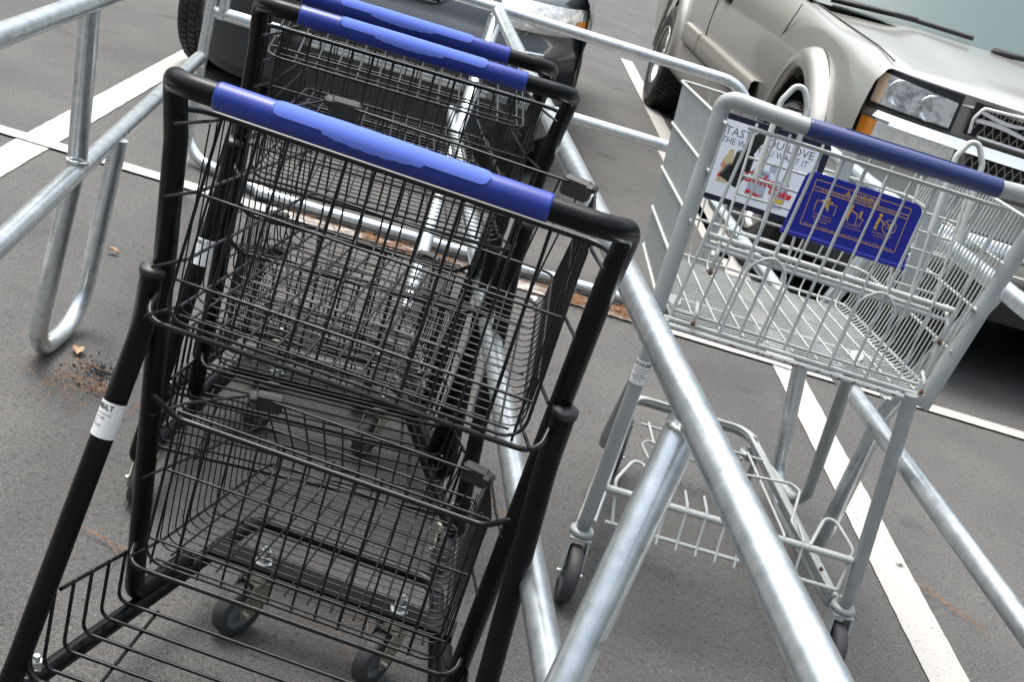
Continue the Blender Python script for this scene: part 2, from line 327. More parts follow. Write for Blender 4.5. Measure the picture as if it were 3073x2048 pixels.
# ---------------------------------------------------------------- wheel and caster
def caster(name,parent,x,y,zp,r=.047,side=1,lean=0,matfork='zincy',wheelm='rubber',yaw=0,label=None):
    """swivel caster, top plate at height zp, wheel axis along x (rotated by yaw) trailing behind"""
    rot=Matrix.Rotation(yaw,3,'Z')
    def T(px,py,pz): q=rot@Vector((px,py,0)); return Vector((x+q.x,y+q.y,pz))
    axv=rot@Vector((1,0,0))
    f=MB(); wc=T(0,-.032,r+.001)
    for s_ in (-1,1):
        prof=[(-.022,zp-.018),(.022,zp-.018),(.012,r+.02),(-.016,r-.012),(-.040,r-.012),(-.044,r+.014)]
        f.prism(prof,lambda a,b,t,s_=s_:T(t,a-.004,b),s_*.0185,s_*.0215)
    f.box(T(0,-.004,zp-.018),(.046,.046,.004),rot); f.lathe([(0,.006),(.024,.006),(.027,0),(.024,-.008),(0,-.008)],T(0,0,zp-.008),(0,0,1),20)
    fo=f.obj('caster_fork',matfork,parent,label)
    b=MB(); b.lathe([(0,.036),(.005,.036),(.0062,.034),(.0062,.028),(.0095,.028),(.0100,.017),(.0115,.016),(.0120,.006),(.017,.0055),(.017,0),(0,0)],T(0,0,zp+.009),(0,0,1),6,True); b.obj('bolt','zinc',fo); b=MB(); b.tube([wc-axv*.028,wc+axv*.028],.005,8); b.obj('axle','zinc',fo)
    wm=MB(); wm.lathe([(r*.68,-.013),(r*.9,-.0145),(r,-.010),(r,.010),(r*.9,.0145),(r*.68,.013)],wc,axv,36); wo=wm.obj('wheel',wheelm,parent)
    hm=MB(); hm.lathe([(0,-.012),(.010,-.014),(.014,-.007),(r*.6,-.007),(r*.69,-.012),(r*.69,.012),(r*.6,.007),(.014,.007),(.010,.014),(0,.012)],wc,axv,28)
    for k in range(5):
        a=2*PI*k/5; u=axv.orthogonal().normalized(); w_=axv.cross(u); d=u*math.cos(a)+w_*math.sin(a)
        hm.tube([wc+d*.012,wc+d*r*.66],.004,6)
    hm.obj('hub','hub',wo)

# ---------------------------------------------------------------- black two-tier cart
def plaque_poly():
    # rounded bar with the scalloped lower and upper edge of the badge (u along handle, v around)
    top=[];bot=[];N=72; L=.137
    for i in range(N+1):
        u=-L+2*L*i/N; e=1.0
        dx=L-abs(u); r=.0125
        if dx<r: e=math.sqrt(max(0,1-((r-dx)/r)**2))
        hi=.0115*e; lo=-.0125*e
        if -.070<u<.055:
            k=(u+.070)/.125; lo-=.0028+.0042*math.sin(PI*k)+.0014*abs(math.sin(u*150)); hi+=.0012+.0022*abs(math.sin(u*95+.4))*math.sin(PI*min(1,k*1.3))
        top.append((u,hi)); bot.append((u,lo))
    return top,bot
def sticker(parent,a,b,r,phi0,span,sh=0.,name='label_sticker'):
    """white printed band wrapped round a tube from a to b"""
    a=Vector(a); b=Vector(b); ax=(b-a).normalized(); L=(b-a).length; u=Vector((0,-1,0)); u=(u-ax*u.dot(ax)).normalized(); w_=ax.cross(u)
    fn=lambda s_,t_,rr: a+ax*t_+u*(math.cos(s_/r+phi0)*rr)+w_*(math.sin(s_/r+phi0)*rr)
    m1=MB(); n=24; m1.grid([[fn(r*(-span/2+span*i/n),L*j,r+.0006) for i in range(n+1)] for j in (0,1)]); so_=m1.obj(name,'white',parent)
    m2=MB(); f2=lambda s_,t_:fn(s_+sh,t_,r+.0010)
    put_text(m2,'TECHNIBILT',f2,0,L-.0115,.0105,width=.052,bold=.0002); m2.grid([[f2(x,L-.0138+dz) for x in (-.026,.026)] for dz in (0,.0012)],True)
    for i,(t,sz) in enumerate((('P.O. BOX 310 NEWTON NC',.0042),('PHONE 828 464 7388',.0042),('FAX 0278',.0042),('MADE IN TEXAS',.0055),('PAT. 672',.0045))):
        put_text(m2,t,f2,-.001*i,L-.0195-i*.0058,sz)
    m2.obj('printed_text','ink',so_)
def basket(parent,name,yr,yf,wr,wf,zr,zf,wbr,wbf,zbr,zbf,ybf,nU,nL,rods,wm,r=.0012,rl=.0018,rr=.0024,fr=.022,front_rows=(.33,.66)):
    mb=MB()
    for i in range(nU):
        t=(i+.5)/nU; y=yr+(ybf-yr)*t; yt=yr+(yf-yr)*t
        zb=zbr+(zbf-zbr)*t; wb=wbr+(wbf-wbr)*t; tt=min(1,(y-yr)/(yf-yr)); wt=wr+(wf-wr)*tt; zt=zr+(zf-zr)*tt
        if y>yf: k=(y-yf)/(ybf-yf); zt=zf+(zbf-zf)*k*.96+.004; wt=wf+(wbf-wf)*k
        mb.tube([(-wt,y,zt),(-wb-.006,y,zb),(wb+.006,y,zb),(wt,y,zt)],r,6,min(fr,abs(zt-zb)*.6),5)
    for i in range(nL):
        q=-1+2*i/(nL-1); x0=q*(wbr-.022); x1=q*(wbf-.018)
        mb.tube([(x0,yr-.004,zbr+.002),(x1,ybf,zbf+.002),(q*(wf-.02),yf,zf)],rl,6,.03,5)
    for q in rods:
        wa=wr+(wbr-wr)*q; wb_=wf+(wbf-wf)*q; za=zr+(zbr-zr)*q; zb_=zf+(zbf-zf)*q; yy=yf+(ybf-yf)*q
        mb.tube([(-wa-.004-.02,yr-.045,za),(-wa-.003,yr+.02,za),(-wb_-.002,yy,zb_),(wb_+.002,yy,zb_),(wa+.003,yr+.02,za),(wa+.024,yr-.045,za)],rr,8,[.0,.018,.018,.0],5)
    for q in (.42,.8):
        y=yr+(ybf-yr)*q; wb=wbr+(wbf-wbr)*q; zb=zbr+(zbf-zbr)*q
        mb.tube([(-wb,y,zb-.004),(wb,y,zb-.004)],rr*.9,8)
    return mb.obj(name,wm,parent)
def gate(parent,name,yr,half,ztop,zbot,ybot,nv,rows,wm,r=.0019,rr=.0024,swing=0,double=True):
    mb=MB(); P=Vector((0,yr,ztop)); rot=Matrix.Rotation(swing,3,'X')
    f=lambda x,q,o=0.: P+rot@(Vector((x,ybot-yr,zbot-ztop))*q + Vector((0,0,0)) if False else Vector((x,(ybot-yr)*q+o,(zbot-ztop)*q)))
    mb.tube([f(-half,-.03),f(half,-.03)],rr,10)
    for i in range(nv):
        x=-half+.012+(2*half-.024)*i/(nv-1); big=(i%4==0 and 0<i<nv-1) or i in(1,nv-2)
        mb.tube([f(x,-.05,.003),f(x,1.02,.003)],r*(1.35 if big else 1),8)
    for q in rows: mb.tube([f(-half,q),f(half,q)],rr*.9,8)
    mb.tube([f(-half,-.03),f(-half,.4),f(-half,1.0),f(half,1.0),f(half,.4),f(half,-.03)],rr,8,.03,5)
    if double: mb.tube([f(-half+.02,.955,-.004),f(half-.02,.955,-.004)],rr*.8,8)
    return mb.obj(name,wm,parent)
def clipbox(parent,x,y,z,sx):
    mb=MB(); rot=Matrix.Rotation(-sx*.25,3,'Z')
    mb.box((x-sx*.018,y+.003,z-.012),(.050,.022,.034),rot,.005); mb.box((x+sx*.006,y-.016,z-.002),(.016,.030,.014),rot,.004)
    return mb.obj('corner_bumper','clip',parent)
def black_cart(pose,label,swing=0):
    r_=empty('shopping_cart',(pose[0],pose[1],0),R(pose[2])); tag(r_,label,'shopping cart','black two-tier shopping carts in the corral')
    mb=MB(); hb=-.0
    pts=[(-.262,.245,.128),(-.272,.225,.16),(-.283,.085,.86),(-.286,.055,.985),(-.292,.0,1.02),(.292,.0,1.02),(.286,.055,.985),(.283,.085,.86),(.272,.225,.16),(.262,.245,.128)]
    pts=[(-.235,.40,.128),(-.266,.255,.128),(-.284,.075,.93),(-.290,.048,1.012),(-.268,-.002,1.02),(.268,-.002,1.02),(.290,.048,1.012),(.284,.075,.93),(.266,.255,.128),(.235,.40,.128)]
    P=fillet_path(pts,[.035,.12,.026,.045,.045,.026,.12,.035],7)
    rad=[.0152 for _ in P]
    mb.tube(P,rad,20); mb.obj('handle_frame','black',r_)
    g_=MB(); g_.lathe([(.0150,-.206),(.0168,-.2055),(.0174,-.2025),(.0174,.2025),(.0168,.2055),(.0150,.206)],(-.0125,-.002,1.02),(1,0,0),32); go=g_.obj('handle_grip','blue',r_)
    top,bot=plaque_poly(); pm=MB(); th0=R(38)
    fp=lambda u,v,rr:(u*.975-.0145,-.002-math.sin(th0-v/.0174*.9)*rr,1.02+math.cos(th0-v/.0174*.9)*rr)
    rows=[]; K=6
    rows=[[fp(t[0],b[1]+(t[1]-b[1])*k/K,.0196) for t,b in zip(top,bot)] for k in range(K+1)]
    pm.grid(rows); pm.grid([[fp(*b,.0170) for b in bot],[fp(*b,.0196) for b in bot]]); pm.grid([[fp(*b,.0196) for b in top],[fp(*b,.0170) for b in top]])
    pm.obj('grip_plaque','plaque',go)
    for sx in (-1,1):
        l=MB(); l.tube([(sx*.289,.104,.738),(sx*.289,.112,.655),(sx*.325,-.015,.125)],.0163,20,.18,8); lo=l.obj('leg','black',r_)
        c=MB(); ax=Vector((0,-.09,1)).normalized(); c.lathe([(0,.011),(.0125,.011),(.0145,.0085),(.0175,.0080),(.0182,.004),(.0180,-.001),(.0160,-.002)],Vector((sx*.289,.104,.738)),ax,28); c.lathe([(.006,.0115),(.011,.0122),(.0125,.0112)],Vector((sx*.289,.104,.738)),ax,28); c.obj('end_cap','cap',lo)
        if sx<0:
            a=Vector((sx*.289,.112,.655)); b=Vector((sx*.325,-.015,.125)); q0=a.lerp(b,.30); q1=a.lerp(b,.205)
            sticker(lo,q0,q1,.0165,R(0),R(300),sh=-.019)
    mb=MB(); mb.tube([(-.325,-.015,.14),(-.327,-.03,.108),(-.31,.01,.108),(-.18,.615,.112),(.18,.615,.112),(.31,.01,.108),(.327,-.03,.108),(.325,-.015,.14)],.0145,16,[.02,.03,.05,.05,.03,.02],6); mb.obj('base_frame','black',r_)
    mb=MB(); mb.box((0.015,.452,.136),(.455,.052,.005),None,.0012); mb.box((0.015,.430,.128),(.455,.004,.018)); mb.obj('caster_plate','black',r_)
    for i,x in enumerate((-.110,.142)): caster('front',r_,x-.004,.448,.128,r=.050,yaw=R(-30+6*i))
    for sx in (-1,1): caster('rear',r_,sx*.312,.028,.100,yaw=0)
    # upper basket
    basket(r_,'upper_basket',.075,.545,.250,.225,.962,.935,.236,.195,.703,.735,.50,19,12,(0,.36,.72,.98),'wire')
    gate(r_,'rear_gate',.118,.247,.962,.700,.060,13,(.37,.80),'wire',swing=swing)
    for sx in (-1,1): clipbox(r_,sx*.215,.548,.940,sx)
    sb=MB(); sb.tube([(-.280,.125,.725),(-.272,.06,.690),(.272,.06,.690),(.280,.125,.725)],.0040,10,.03,6); sb.tube([(-.281,.06,.975),(-.262,.098,.972),(.262,.098,.972),(.281,.06,.975)],.0042,10,.03,6)
    sb.tube([(-.278,.155,.545),(-.262,.150,.535),(-.235,.168,.507),(.235,.168,.507),(.262,.150,.535),(.278,.155,.545)],.0045,10,.03,6)
    sb.tube([(-.270,.235,.262),(-.262,.175,.238),(.262,.175,.238),(.270,.235,.262)],.0040,10,.03,6); sb.obj('support_rod','wire',r_)
    # lower basket
    basket(r_,'lower_basket',.20,.50,.242,.215,.505,.415,.226,.180,.262,.225,.635,18,12,(0,.42,.97),'wire')
    gate(r_,'lower_gate',.185,.238,.502,.258,.172,13,(.36,.84),'wire',swing=0)
    for sx in (-1,1): clipbox(r_,sx*.207,.505,.420,sx)
    # bottom rack
    rk=MB()
    for sx in (-1,1): rk.tube([(sx*.300,.035,.262),(sx*.283,.225,.222)],.0032,8)
    for i in range(5):
        y=.022+i*.05; x=.302-.016*i/4*1.2; rk.tube([(-x,y,.268-i*.010),(-x+.004,y,.134),(x-.004,y,.134),(x,y,.268-i*.010)],.0030,8,.018,5)
    rk.tube([(-.316,.0,.190),(-.302,-.012,.136),(.302,-.012,.136),(.316,.0,.190)],.0050,10,.03,6)
    for x in (-.215,.215): rk.tube([(x,-.012,.129),(x,.235,.129)],.0030,8)
    rk.obj('bottom_rack','wire',r_)
    return r_
black_cart((-.198,1.399,-2.4),'nearest black two-tier cart, blue handle lowest in view, lower basket fully visible')
black_cart((-.311,2.185,9.5),'middle black cart with blue handle, between the nearest cart and the farthest handle')
black_cart((-.372,2.425,9.5),'farthest black cart, nested inside another, blue handle touching the top edge',swing=R(-68))

# ---------------------------------------------------------------- silver cart
def silver_cart():
    r_=empty('shopping_cart',(.555,2.336,0),R(3.6)); tag(r_,'large grey wire cart outside the rail with child seat and poster','shopping cart')
    H=1.085
    mb=MB(); P=fillet_path([(-.305,.0,.63),(-.308,.045,.97),(-.314,.055,H-.012),(-.298,.040,H+.002),(-.15,-.003,H),(.21,-.005,H),(.330,.035,H+.002),(.348,.055,H-.012),(.325,.045,.97),(.262,.0,.63)],[.2,.03,.028,.15,.15,.028,.03,.2],7); mb.tube(P,.0165,22); mb.obj('handle_frame','grey',r_)
    g_=MB(); g_.lathe([(.0165,-.190),(.0185,-.189),(.0188,-.187),(.0188,.187),(.0185,.189),(.0165,.190)],(.030,-.005,H),(1,0,0),28); go=g_.obj('handle_grip','navy',r_)
    pm=MB(); fp=lambda u,v,rr:(.030+u,-.005-math.sin(R(-18)+v)*rr,H+math.cos(R(-18)+v)*rr); pl=rrect(.25,.9,.012); rows=[[fp(-.12+.24*i/20,-.35+.7*k/5,.0203) for i in range(21)] for k in range(6)]; pm.grid(rows); pm.grid([[fp(-.12+.24*i/20,-.35,.0186) for i in range(21)],rows[0]]); pm.grid([rows[-1],[fp(-.12+.24*i/20,.35,.0186) for i in range(21)]]); pm.obj('grip_plaque',M['navy'],go)
    for sx in (-1,1):
        l=MB(); l.tube([(-.296 if sx<0 else .222,-.03,.66),(-.297 if sx<0 else .232,-.025,.60),(sx*.293,-.015,.17),(sx*.287,.05,.125),(sx*.22,.42,.14)],.0150,18,.05,7); l.obj('rear_leg','grey',r_)
        l=MB(); l.tube([(-.255 if sx<0 else .145,.13,.655),(-.240 if sx<0 else .272,.42,.20),(-.232 if sx<0 else .268,.47,.145),(-.195 if sx<0 else .215,.60,.155)],.0145,16,.06,7); l.obj('front_leg','grey',r_)
    mb=MB(); mb.tube([(-.282,.03,.145),(-.165,.72,.19),(.165,.72,.19),(.282,.03,.145)],.0135,16,.05,7); mb.tube([(-.268,.03,.160),(-.152,.70,.206),(.152,.70,.206),(.268,.03,.160)],.0055,10,.05,7)
    mb.obj('base_frame','grey',r_)
    tr=MB(); tr.tube([(-.285,.05,.30),(-.285,.05,.30)],.001,4) if False else None
    tr.tube([(-.292,-.018,.270),(.262,-.018,.270)],.0078,12)
    tr.tube([(-.262,-.045,.208),(.246,-.045,.208)],.0045,10)
    tr.tube([(-.165,.46,.232),(.150,.46,.232)],.0036,8); tr.tube([(-.245,.20,.168),(.245,.20,.168)],.0060,10)
    for i in range(9):
        x=-.19+.34*i/8; tr.tube([(x,.46 if i%3==1 else .05,.240 if i%3==1 else .282),(x,-.018,.2805),(x,-.043,.215),(x,-.056,.196)],.0032,8,.012,4)
    for sx in (-1,1):
        tr.tube([(sx*.03,.30,.245),(sx*.175,.27,.275),(sx*.190,.24,.275),(sx*.150,.10,.262),(sx*.150,-.018,.279)],.0036,8,.02,4)
        tr.tube([(sx*.165,-.018,.276),(sx*.215,.095,.315),(sx*.262,.0,.285),(sx*.246,-.045,.209)],.0040,8,.018,4)
    tr.obj('bottom_tray','greywire',r_)
    # caster horns
    for sx in (-1,1):
        caster('rear',r_,sx*.292,-.005,.160,r=.063,matfork='grey',wheelm='rubber'); caster('front',r_,sx*.17,.66,.165,r=.055,matfork='grey')
    # main basket
    bk=MB(); nU=31; yr,yf=.012,.66
    def sec(t): return dict(y=yr+(yf-yr)*t, wt=.298+.022*t, wb=.278-.018*t, zt=1.045-.030*t, zb=.655-.050*t)
    for i in range(nU):
        s_=sec((i+.5)/nU); bk.tube([(-s_['wt'],s_['y']+.0,s_['zt']),(-s_['wb']-.018,s_['y'],s_['zb']),(s_['wb']-.018,s_['y'],s_['zb']),(s_['wt'],s_['y'],s_['zt'])],.0020,6,.035,5)
    for i in range(11):
        q=-1+2*i/10; a=sec(0);b=sec(1); bk.tube([(q*(a['wb']-.02)-.018,yr-.005,a['zb']+.003),(q*(b['wb']-.02)-.018,yf,b['zb']+.003),(q*(b['wt']-.015),yf+.04,b['zt'])],.0023,6,.03,5)
    for q in (0,.24,.5,.74,.97):
        a=sec(0);b=sec(1); wa=a['wt']+(a['wb']-a['wt'])*q; wb=b['wt']+(b['wb']-b['wt'])*q; za=a['zt']+(a['zb']-a['zt'])*q; zb=b['zt']+(b['zb']-b['zt'])*q
        yy=yf+.04*(1-q); bk.tube([(-wa-.004-.018*q,yr-.01,za),(-wb-.004-.018*q,yy,zb),(wb+.004-.018*q,yy,zb),(wa+.004-.018*q,yr-.01,za)],.0036,8,.035,5)
    for q in (.3,.6,.9):
        s_=sec(q); bk.tube([(-s_['wb'],s_['y'],s_['zb']-.005),(s_['wb'],s_['y'],s_['zb']-.005)],.0042,8)
    bk.tube([(-.295,.01,.648),(-.288,-.028,.648),(.236,-.028,.648),(.243,.01,.648)],.0062,12,.02,5)
    bk.obj('basket','greywire',r_)
    # rear gate
    gt=MB(); f=lambda x,q,o=0.:Vector((x*(1+.03*q)-.022*q,.012-.030*q+o,1.050-.392*q))
    for i in range(12):
        x=-.250+.5*i/11; gt.tube([f(x,0),f(x,1)],.0034 if i in(0,3,5,8,11) else .0025,8)
    gt.tube([f(-.26,0),f(.26,0)],.0042,8); gt.tube([f(-.262,.995,-.004),f(.262,.995,-.004)],.0050,10); gt.tube([f(-.25,.955,.008),f(.25,.955,.008)],.0040,10)
    gt.tube([f(-.25,.545,.006),f(.25,.545,.006)],.0062,10); gt.tube([f(-.25,.60,.004),f(.25,.60,.004)],.0045,10)
    for x0 in (-.115,.105):
        gt.tube([f(x0-.037,.98,-.008),f(x0-.037,.62,-.008),f(x0,.535,-.008),f(x0+.037,.62,-.008),f(x0+.037,.98,-.008)],.0030,8,.036,7)
    gt.obj('rear_gate','greywire',r_)
    # child seat back grid
    cs=MB()
    for k in range(6):
        z=.975-.036*k
        cs.tube([(-.215,.155-.010*k,z),(-.075,.155-.010*k,z)],.0028,8); cs.tube([(.135,.155-.010*k,z),(.235,.155-.010*k,z)],.0028,8)
    for x in (-.215,-.145,-.075,.135,.185,.235): cs.tube([(x,.175,1.04),(x,.085,.77)],.0030,8)
    for x0 in (-.165,.20):
        cs.tube([(x0-.030,.10,.95),(x0-.028,.145,1.10),(x0,.16,1.152),(x0+.028,.145,1.10),(x0+.030,.10,.95)],.0060,12,.030,7)
    cs.tube([(-.235,.10,.80),(.235,.10,.80)],.0045,8)
    cs.obj('child_seat','greywire',r_)
    # steel straps beside the seat
    st=MB(); st.box((.205,.20,.90),(.040,.008,.30),Matrix.Rotation(R(-14),3,'X'),.002); st.obj('seat_strap_plate','grey',r_); st=MB(); st.box((.02,.30,.96),(.032,.008,.16),Matrix.Rotation(R(-14),3,'X'),.002); st.obj('seat_strap_plate','grey',r_)
    # warning flap
    FL=(.020,.105,.9305); tilt=R(4)
    def ff(u,v,t=0.): return Vector((FL[0]+u,FL[1]+v*math.sin(tilt)-t*math.cos(tilt),FL[2]+v*math.cos(tilt)+t*math.sin(tilt)))
    fm=MB(); 
    poly=[(-.130,-.064),(.130,-.064)]+[(.122-.018+.018*math.cos(R(a)),.046+.018*math.sin(R(a))) for a in range(0,91,15)]+[(-.122+.018+.018*math.cos(R(a)),.046+.018*math.sin(R(a))) for a in range(90,181,15)]
    fm.prism(poly,lambda a,b,t:ff(a,b,t),-.002,.002); fm.tube([ff(-.131,-.064),ff(.131,-.064)],.0055,12); fo=fm.obj('warning_flap','flap',r_)
    tx=MB(); f2=lambda a,b:ff(a*1.08,b*1.12+.002,.0024)
    def bar(x0,y0,x1,y1,wd=.0006):
        dx,dy=x1-x0,y1-y0; L=math.hypot(dx,dy); nx,ny=-dy/L*wd,dx/L*wd
        tx.add([f2(x0+nx,y0+ny),f2(x1+nx,y1+ny),f2(x1-nx,y1-ny),f2(x0-nx,y0-ny)],[(0,1,2,3)],True)
    X=.092
    for s_ in ((-X,.044,X,.044),(X,.044,X,-.038),(X,-.038,-X,-.038),(-X,-.038,-X,.044),(-X,.0315,X,.0315),(-X,.0255,X,.0255)): bar(*s_)
    put_text(tx,'\u25B2 WARNING',f2,0,.0335,.0105,width=.066,bold=.0002); tx.add([f2(-.032,.034),f2(-.024,.034),f2(-.028,.0415)],[(0,1,2)],True)
    put_text(tx,'YOUR CHILD CAN FALL OUT OF CART AND SUFFER A SERIOUS HEAD INJURY',f2,0,.0268,.0044,width=.155)
    put_text(tx,'Cart seat for children ages 6 months to 4 years, or up to 35 lbs. maximum',f2,0,-.0360,.0048,width=.172)
    for x,ls in ((-.058,('ALWAYS buckle up','child in cart seat and','fasten securely')),(.0,('STAY WITH','your child at all times')),(.058,('DO NOT allow child','to ride in basket'))):
        for i,t in enumerate(ls): put_text(tx,t,f2,x,-.0155-.0052*i,.0044)
    def disc(cx,cy,r,n=16,ry=None): tx.add([f2(cx+r*math.cos(2*PI*k/n),cy+(ry or r)*math.sin(2*PI*k/n)) for k in range(n)],[tuple(range(n))],True)
    def ring(cx,cy,r,wd=.0008,n=28):
        for k in range(n): a=2*PI*k/n;b=2*PI*(k+1)/n; bar(cx+r*math.cos(a),cy+r*math.sin(a),cx+r*math.cos(b),cy+r*math.sin(b),wd/2)
    disc(-.058,.0165,.0042); disc(-.058,.0075,.0052,ry=.0058); bar(-.068,.013,-.058,.009,.0016); bar(-.048,.013,-.058,.009,.0016); bar(-.062,.003,-.063,-.003,.002); bar(-.054,.003,-.053,-.003,.002)
    bar(-.077,.010,-.039,.010); bar(-.077,.010,-.077,-.009); bar(-.039,.010,-.039,-.009)
    disc(-.012,.018,.0034); bar(-.012,.014,-.014,.001,.0026); bar(-.014,.001,-.017,-.009,.0013); bar(-.013,.001,-.012,-.009,.0013); bar(-.012,.011,.004,.006,.001); disc(.008,.012,.0026); bar(.008,.009,.009,.001,.0018); bar(.002,.003,.016,.001); bar(.002,.003,.005,-.009); bar(.016,.001,.013,-.009); ring(.005,-.0105,.0018); ring(.013,-.0105,.0018)
    disc(.044,.018,.0034); bar(.044,.014,.042,.001,.0026); bar(.042,.001,.040,-.009,.0013); bar(.043,.001,.044,-.009,.0013); bar(.045,.011,.058,.003,.001)
    ring(.066,.002,.0125,.0012); bar(.0575,.0105,.0745,-.0065,.0006); disc(.068,.006,.0028); bar(.068,.004,.069,-.003,.002); bar(.060,.0,.073,-.002)
    tx.obj('warning_print','gold',fo)
    # poster in frame
    PC=(-.128,.408,.918); pt=R(-6)
    def pf(u,v,t=0.): return Vector((PC[0]+u,PC[1]-v*math.sin(pt)-t,PC[2]+v*math.cos(pt)))
    pm=MB(); pm.prism(rrect(.268,.192,.012),lambda a,b,t:pf(a,b,t),-.006,.004); po=pm.obj('poster_frame','frameb',r_)
    pw=MB(); pw.prism(rrect(.236,.166,.010),lambda a,b,t:pf(a,b,t),.003,.0056); pp=pw.obj('poster','poster',po)
    a1=MB(); q=lambda a,b:pf(a,b,.0062); put_text(a1,'TASTE YOU LOVE',q,.0,.052,.026,width=.205); put_text(a1,'THE WAY YOU WANT IT',q,-.004,.033,.020,width=.200); a1.obj('headline_text','greytext',pp)
    for cx,wd,h0,h1 in ((.005,.042,-.068,.0),(.058,.034,-.072,-.012)):
        a2=MB()
        a2.prism([(cx-wd/2+.003,h0),(cx+wd/2-.003,h0),(cx+wd/2,h0+.006),(cx+wd/2,h1-.006),(cx+wd/2-.004,h1),(cx-wd/2+.004,h1),(cx-wd/2,h1-.006),(cx-wd/2,h0+.006)],lambda a,b,t:pf(a,b,t),.0056,.0061)
        a2.obj('printed_can','can',pp)
    a2=MB(); a2.prism([(.022,.0),(.032,.0),(.034,-.006),(.036,.010),(.030,.022),(.024,.022),(.018,.010)],lambda a,b,t:pf(a,b,t),.0056,.0060)
    a2.obj('printed_bottle','can',pp)
    a4=MB(); a4.prism([(-.085,-.052),(-.062,-.052),(-.060,-.036),(-.064,-.02),(-.060,-.005),(-.066,.012),(-.068,.024),(-.078,.024),(-.080,.012),(-.086,-.005),(-.083,-.02),(-.087,-.036)],lambda a,b,t:pf(a,b,t),.0056,.0061); a4.obj('printed_bottle','cream',pp)
    a3=MB(); q2=lambda a,b:pf(a,b,.0066)
    put_text(a3,'Coke',q2,.006,-.032,.034,shear=.35,bold=.0009); put_text(a3,'Coke',q2,.060,-.046,.024,shear=.35,bold=.0009); put_text(a3,'Coca',q2,-.074,-.018,.013,shear=.3,bold=.0004)
    def poly3(pts): a3.add([q2(*p) for p in pts],[tuple(range(len(pts)))],True)
    poly3([(-.016,-.050),(-.004,-.050),(.014,-.055),(.026,-.051),(.012,-.060),(-.004,-.057),(-.016,-.058)]); poly3([(-.086,-.034),(-.061,-.034),(-.061,-.041),(-.086,-.041)])
    a3.obj('red_lettering','redp',pp)
    a5=MB(); q3=lambda a,b:pf(a,b,.0068); put_text(a5,'Diet',q3,.006,-.010,.010,shear=.35); put_text(a5,'Diet',q3,.062,-.024,.009,shear=.35); a5.obj('small_lettering','ink',pp)
    a6=MB(); a6.add([q2(*p) for p in ((.042,-.052),(.072,-.050),(.070,-.060),(.042,-.060))],[(0,1,2,3)],True); a6.obj('yellow_band','yel',pp)
    # belt
    sm=MB(); w1=.014
    path=[(-.165,.13,1.095),(-.175,.20,1.04),(-.185,.28,.985),(-.190,.30,.955)]
    sm.grid([[Vector(p)+Vector((dx,0,0)) for dx in (-w1,w1)] for p in path]); sm.grid([[Vector(p)+Vector((dx,-.002,.001)) for dx in (-w1,w1)] for p in path]); sm.box((-.190,.300,.940),(.040,.014,.040),None,.004); sm.box((-.200,.305,.905),(.048,.010,.036),Matrix.Rotation(.4,3,'Y'),.004); sm.obj('seat_belt','strap',r_)
    tg=MB(); tg.box((-.165,.125,1.075),(.034,.016,.030),Matrix.Rotation(R(10),3,'X'),.003); tg.obj('belt_tag','tag',r_)
    # hinge hooks, rust spots
    for x in (-.235,.235):
        hk=MB()
        hk.tube([(x,.03,.835),(x,-.012,.81),(x,-.012,.775),(x,.01,.765)],.0045,8,.012,4); hk.obj('hinge_hook','greywire',r_); hk=MB(); hk.tube([(x,.0,.70),(x,-.03,.69),(x,-.03,.665)],.0045,8,.01,4)
        hk.obj('hinge_hook','greywire',r_)
    ru=MB()
    for i in range(26):
        x=random.uniform(-.25,.25); ru.box((x,-.0345,.648+random.uniform(-.003,.003)),(random.uniform(.002,.008),.0016,.0022))
    for x,y,z in ((-.235,-.016,.770),(.235,-.016,.772),(.236,-.034,.67),(.255,.10,.172),(-.235,-.035,.668)): ru.lathe([(0,.004),(.0045,.003),(.0055,0),(.0045,-.003),(0,-.004)],(x,y,z),(1,.2,0),8)
    ru.obj('rust_patch','rust',r_)
    a=Vector((-.297,-.025,.60)); b=Vector((-.296,-.015,.17)); sticker(r_,a.lerp(b,.20),a.lerp(b,.08),.0152,R(0),R(200))
    return r_
silver_cart()

